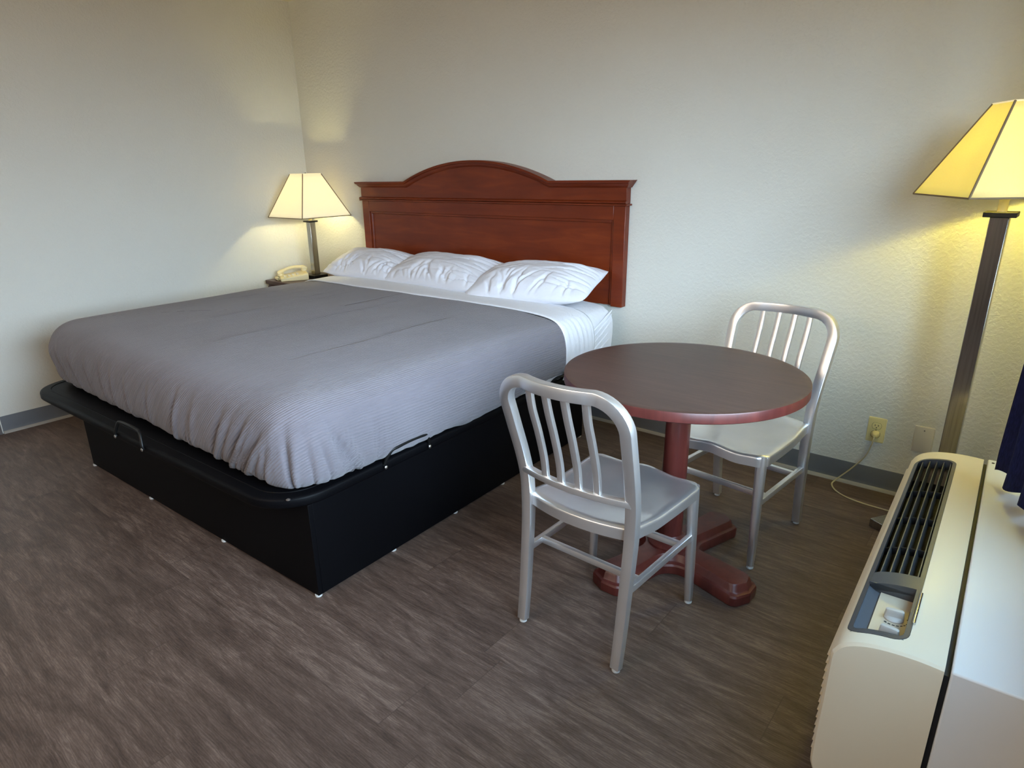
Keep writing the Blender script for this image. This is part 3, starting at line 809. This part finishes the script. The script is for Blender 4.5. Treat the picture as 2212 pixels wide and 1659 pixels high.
for k in range(5):
    x = PX0 + .0215 + k * .0185; sl = MB()
    z = ztop(x) - .004
    t = .0014; lean = .006
    sl.loops([[Vector((x - t, y, z)), Vector((x + t, y, z)), Vector((x + t + lean, y, z - .030)), Vector((x - t + lean, y, z - .030))] for y in (gy1 - .002, PY1 - .006)])
    mk('grille_slat', sl, M_grille, AC, bevel=.0006)
for y in (.255, .062, -.125):
    mk('grille_rib', MB().loops([[Vector((x, yy, ztop(x) - .010)) for x in xs] + [Vector((x, yy, ztop(x) - .030)) for x in reversed(xs)] for yy in (y - .0015, y + .0015)]), M_dark, AC)
# control pocket
tr = MB()
cy0, cy1 = PY0 + .026, gy0
# sloping left wall, near wall, plate
tr.loops([[Vector((PX0 + .008, y, ztop(PX0 + .008) - .002)), Vector((PX0 + .024, y, .470)), Vector((-.140, y, .4660)), Vector((-.140, y, .440)), Vector((PX0 + .008, y, .44))] for y in (cy0, cy1)])
mk('pocket_wall', tr, plain('pocket_grey', srgb(92, 94, 100), .25), AC, angle=40)
nw = MB(); nw.loops([[Vector((x, y, ztop(x) + q)) for x in xs] + [Vector((x, y, .44)) for x in reversed(xs)] for y, q in ((PY0 + .006, .0005), (cy0 - .002, -.004), (cy0 + .004, -.012))])
mk('pocket_lip', nw, M_grille, AC, angle=40)
plate = mk('control_plate', MB().box(-.141, PX1 - .004, cy0 + .0005, cy1 - .002, .460, .4715), M_ctrl, AC)
plate['label'] = 'beige control plate'
def knob(x, y, rot):
    M = Matrix.Translation((x, y, .4715)) @ Matrix.Rotation(rot, 4, 'Z')
    k = MB().lathe([(.019, 0), (.019, .003), (.016, .006), (.014, .007)], 24, M=M)
    ro_ = rrect(.036, .011, .004, 3)
    k.loops([[M @ Vector((a * s, b * s, z)) for a, b in ro_] for s, z in ((1.05, .004), (1, .014), (.96, .021), (.85, .0225))])
    o = mk('knob', k, M_knob, plate, angle=40); o['label'] = 'grey turn knob'
KX = -.103
knob(KX, -.425, .15); knob(KX, -.495, -.1)
def dash(cx, cy, r, a0, a1, w):
    n = 5; L = []; dm = MB()
    for i in range(n + 1):
        a = a0 + (a1 - a0) * i / n
        L.append([Vector((cx + q * cos(a), cy + q * sin(a), .4719)) for q in (r - w, r + w)])
    dm.loops(L, False, False, closed=False); mk('dial_mark', dm, M_mark, plate)
for k in range(9):
    a = math.radians(-125 + k * 17.5); dash(KX, -.425, .026, a, a + math.radians(12), .0006 + .0016 * (8 - k) / 8)
for k in range(4):
    a = math.radians(-60 + k * 36); dash(KX, -.495, .026, a, a + math.radians(10), .0011)
ML = plain('legend_brown', srgb(92, 74, 66), .6)
for a, b in ((-.415, -.378), (-.50, -.466)): mk('dial_legend', MB().box(-.0785, -.0715, a, b, .4716, .4722), ML, plate)
mk('hinge_bar', MB().tube([(PX1 + .001, -.352, ztop(PX1) + .003), (PX1 + .001, -.478, ztop(PX1) + .003)], .0035, 10), M_chrome, AC)['label'] = 'chrome hinge bar of the control door'
# gasket gap and wall sleeve
mk('gasket', MB().box(.0005, .0095, -HL + .008, HL - .008, .104, .488), M_gap, AC)
SW = .205
sl = mk('wall_sleeve', MB().box(.010, SW, -HL, HL, .096, .505), M_sleeve, AC, bevel=.004)
sl['label'] = 'white metal wall sleeve'
mk('screw', MB().lathe([(.004, .505), (.004, .5065), (.001, .507)], 10, (.024, HL - .03)), M_dark, sl)

# ------------------------------------------------------------------ curtain
cur = empty('curtain', (4.60, -1.05, 0), 'navy blue pleated curtain hanging above the air conditioner', 'curtain')
pts = []
key = [(4.522, -.868), (4.556, -.895), (4.585, -.905), (4.575, -.935), (4.548, -.985), (4.580, -1.005), (4.622, -1.015), (4.612, -1.05), (4.585, -1.10), (4.612, -1.12), (4.655, -1.14), (4.650, -1.19), (4.62, -1.24), (4.65, -1.27), (4.69, -1.29)]
hem = smoothpath([(x - 4.60, y + 1.05, 0) for x, y in key], 5)
L = []
for i in range(31):
    z = .548 + (2.26 - .548) * i / 30; k = 1 - .10 * i / 30
    L.append([Vector((p.x * k + .008 * noise.noise(Vector((j * .12, z * 1.3, 0))) * (i > 0) + .01 * i/30, p.y, z + (.006 * sin(j * .5) if i == 0 else 0))) for j, p in enumerate(hem)])
cm = mk('cloth', MB().loops(L, False, False, closed=False), M_navy, cur, angle=80)
so = cm.modifiers.new('Solid', 'SOLIDIFY'); so.thickness = .004
rod = MB().tube([(.04, .62, 2.28), (.04, -1.9, 2.28)], .012, 12)
for y in (.55, -1.8): rod.box(.03, .119, y - .012, y + .012, 2.268, 2.292)
mk('rod', rod, M_frame, cur)

# ------------------------------------------------------------------ floor lamp
FLX, FLY = 4.373, -.318
FL = empty('floor_lamp', (FLX, FLY, 0), 'tall brushed steel floor lamp lit behind the air conditioner', 'lamp')
RB = Matrix.Rotation(math.radians(142), 4, 'Z')
mk('base', MB().box(-.148, .148, -.148, .148, 0, .036, Matrix.Rotation(math.radians(-35 + 4), 4, 'Z')), M_steel, FL, bevel=.003)
PR = Matrix.Rotation(math.radians(-2), 4, 'Z')
mk('pole', MB().box(-.0265, .0265, -.0265, .0265, .036, 1.232, PR), M_steel, FL, bevel=.002)
mk('cap', MB().box(-.046, .046, -.046, .046, 1.232, 1.249, PR), M_blackm, FL, bevel=.002)
mk('socket', MB().lathe([(.014, 1.249), (.014, 1.285), (.018, 1.29), (.018, 1.34), (.010, 1.345)], 16), M_ivory, FL)
mk('bulb', MB().lathe([(.012, 1.345), (.016, 1.365), (.028, 1.40), (.030, 1.42), (.022, 1.442), (.004, 1.452)], 16), bpy.data.materials['bulb_glass'], FL)
lamp_shade(FL, 1.302, 1.588, .285 / math.sqrt(2), .092 / math.sqrt(2), M_shadef, math.radians(255 - 225))
cd = smoothpath([(4.0865 - FLX, -.034 - FLY, .2635), (4.084 - FLX, -.045 - FLY, .235), (4.066 - FLX, -.04 - FLY, .165), (4.02 - FLX, -.035 - FLY, .09), (3.965 - FLX, -.05 - FLY, .02), (3.958 - FLX, -.075 - FLY, .0045),
                 (3.99 - FLX, -.13 - FLY, .0035), (4.045 - FLX, -.168 - FLY, .0035), (4.12 - FLX, -.185 - FLY, .0035), (4.21 - FLX, -.19 - FLY, .0035), (4.29 - FLX, -.20 - FLY, .0035), (4.33 - FLX, -.215 - FLY, .006)], 8)
cord = mk('power_cord', MB().tube(cd, .0032, 8), M_cord, FL); cord['label'] = 'thin tan lamp cord'
pg = MB().loops([[Vector((4.0865 - FLX + a * k, y - FLY, .268 + b * k)) for a, b in rrect(.028, .030, .010, 4)] for k, y in ((1, -.0085), (1, -.018), (.7, -.032), (.35, -.040))])
mk('plug', pg, M_ivory, cord)

# ------------------------------------------------------------------ outlet and blank plate
OX, OZ = 4.084, .2845
OUT = empty('wall_outlet', (OX, 0, OZ), 'ivory duplex outlet with a cord plugged in, on the back wall', 'outlet')
def plate_mb(w, h):
    return MB().loops([[Vector((x * k, -y, z * kk)) for x, z in rrect(w, h, .004, 3)] for k, kk, y in ((1, 1, 0), (1, 1, .002), (.965, .98, .0052), (.92, .95, .006))])
mk('faceplate', plate_mb(.071, .115), M_ivory, OUT, angle=30)
for dz, full in ((.0195, True), (-.0195, False)):
    n = 24; po = []
    for j in range(n):
        a = 2*PI*j/n; po.append((.0172 * cos(a), max(-.0135, min(.0135, .0172 * sin(a)))))
    rp = mk('receptacle', MB().loops([[Vector((x * k, -y, dz + z * k)) for x, z in po] for k, y in ((1.06, .0058), (1.06, .0062), (1, .0076), (.9, .0078))]), M_ivory, OUT)
    so_ = MB()
    for sx in (-.0063, .0063): so_.box(sx - .0011, sx + .0011, -.0082, -.0078, dz - .001, dz + .007)
    so_.lathe([(.0024, 0), (.0024, .0004)], 12, M=Matrix.Translation((0, -.0078, dz - .0075)) @ Matrix.Rotation(PI/2, 4, 'X'))
    mk('slot', so_, M_dark, rp)
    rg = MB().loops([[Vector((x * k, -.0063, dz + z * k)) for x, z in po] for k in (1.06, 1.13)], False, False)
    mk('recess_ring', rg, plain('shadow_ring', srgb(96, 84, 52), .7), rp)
mk('screw', MB().lathe([(.003, 0), (.003, .001), (.001, .0014)], 12, M=Matrix.Translation((0, -.006, 0)) @ Matrix.Rotation(PI/2, 4, 'X')), M_steel, OUT)
BW = empty('wall_plate', (4.262, 0, .283), 'blank painted wall plate beside the outlet near the floor lamp', 'wall plate')
mk('cover_plate', plate_mb(.074, .117), plain('painted_plate', srgb(206, 200, 186), .5), BW, angle=30)
mk('screw', MB().lathe([(.003, 0), (.003, .001), (.001, .0014)], 12, M=Matrix.Translation((.0, -.006, .042)) @ Matrix.Rotation(PI/2, 4, 'X')), M_steel, BW)

# ------------------------------------------------------------------ lights
def light(name, typ, loc, energy, color, **k):
    d = bpy.data.lights.new(name, typ); d.energy = energy; d.color = color
    for a, b in k.items(): setattr(d, a, b)
    o = bpy.data.objects.new(name, d); COL.objects.link(o); o.location = loc; return o
def aim(o, tgt): o.rotation_euler = (Vector(tgt) - o.location).to_track_quat('-Z', 'Y').to_euler()
sky = light('window_daylight', 'AREA', (RX + 6, -5.5, 3.5), 5600, (.66, .83, 1.0), shape='RECTANGLE', size=17, size_y=4.2)
aim(sky, (RX, -5.5, 1.2))
gnd = light('ground_bounce', 'AREA', (RX + 2.6, -2.0, -.2), 130, (1.0, .82, .62), shape='RECTANGLE', size=5, size_y=3)
aim(gnd, (2.0, -1.6, 2.4))
rm = light('rear_warm_fill', 'AREA', (2.6, -4.9, 2.45), 64, (1.0, .83, .66), shape='RECTANGLE', size=2.2, size_y=1.2)  # added warm fill behind the camera, lifts foreground floor and chair backs; no fixture
aim(rm, (2.2, -1.2, .6))
tl = light('table_lamp_bulb', 'POINT', (.30, -.22, NSZ + .585), 20, (1.0, .90, .42), shadow_soft_size=.035)
fl = light('floor_lamp_bulb', 'POINT', (FLX, FLY, 1.43), 42, (1.0, .85, .13), shadow_soft_size=.035)
W = bpy.data.worlds.new('World'); bpy.context.scene.world = W; W.use_nodes = True
wt = W.node_tree; tc = wt.nodes.new('ShaderNodeTexCoord'); sp = wt.nodes.new('ShaderNodeSeparateXYZ'); rp_ = wt.nodes.new('ShaderNodeValToRGB')
wt.links.new(tc.outputs['Generated'], sp.inputs[0]); mr = wt.nodes.new('ShaderNodeMapRange'); mr.inputs[1].default_value = -1; wt.links.new(sp.outputs[2], mr.inputs[0]); wt.links.new(mr.outputs[0], rp_.inputs[0])
e_ = rp_.color_ramp.elements; e_[0].position = .47; e_[0].color = (.10, .08, .06, 1); e_[1].position = .53; e_[1].color = (.40, .70, 1, 1)
bg = wt.nodes['Background']; wt.links.new(rp_.outputs[0], bg.inputs[0]); bg.inputs[1].default_value = 7.5

# ------------------------------------------------------------------ camera
cam = bpy.data.cameras.new('camera'); co_ = bpy.data.objects.new('camera', cam); COL.objects.link(co_)
Rr = Vector((.76469631, .64405692, -.02074242)); Uu = Vector((-.19382054, .26058555, .94579531)); Ff = Vector((-.61455119, .71922587, -.32410027))
m3 = Matrix((Rr, Uu, -Ff)).transposed()
co_.matrix_world = Matrix.Translation((4.52231903, -3.15348002, 1.42012313)) @ m3.to_4x4()
cam.sensor_width = 36; cam.lens = 1407.4137 * 36 / 2212; cam.shift_x = 45.9281 / 2212; cam.shift_y = 17.6297 / 2212
cam.clip_start = .02
sc = bpy.context.scene; sc.camera = co_
sc.view_settings.view_transform = 'Standard'; sc.view_settings.look = 'None'; sc.view_settings.exposure = 0
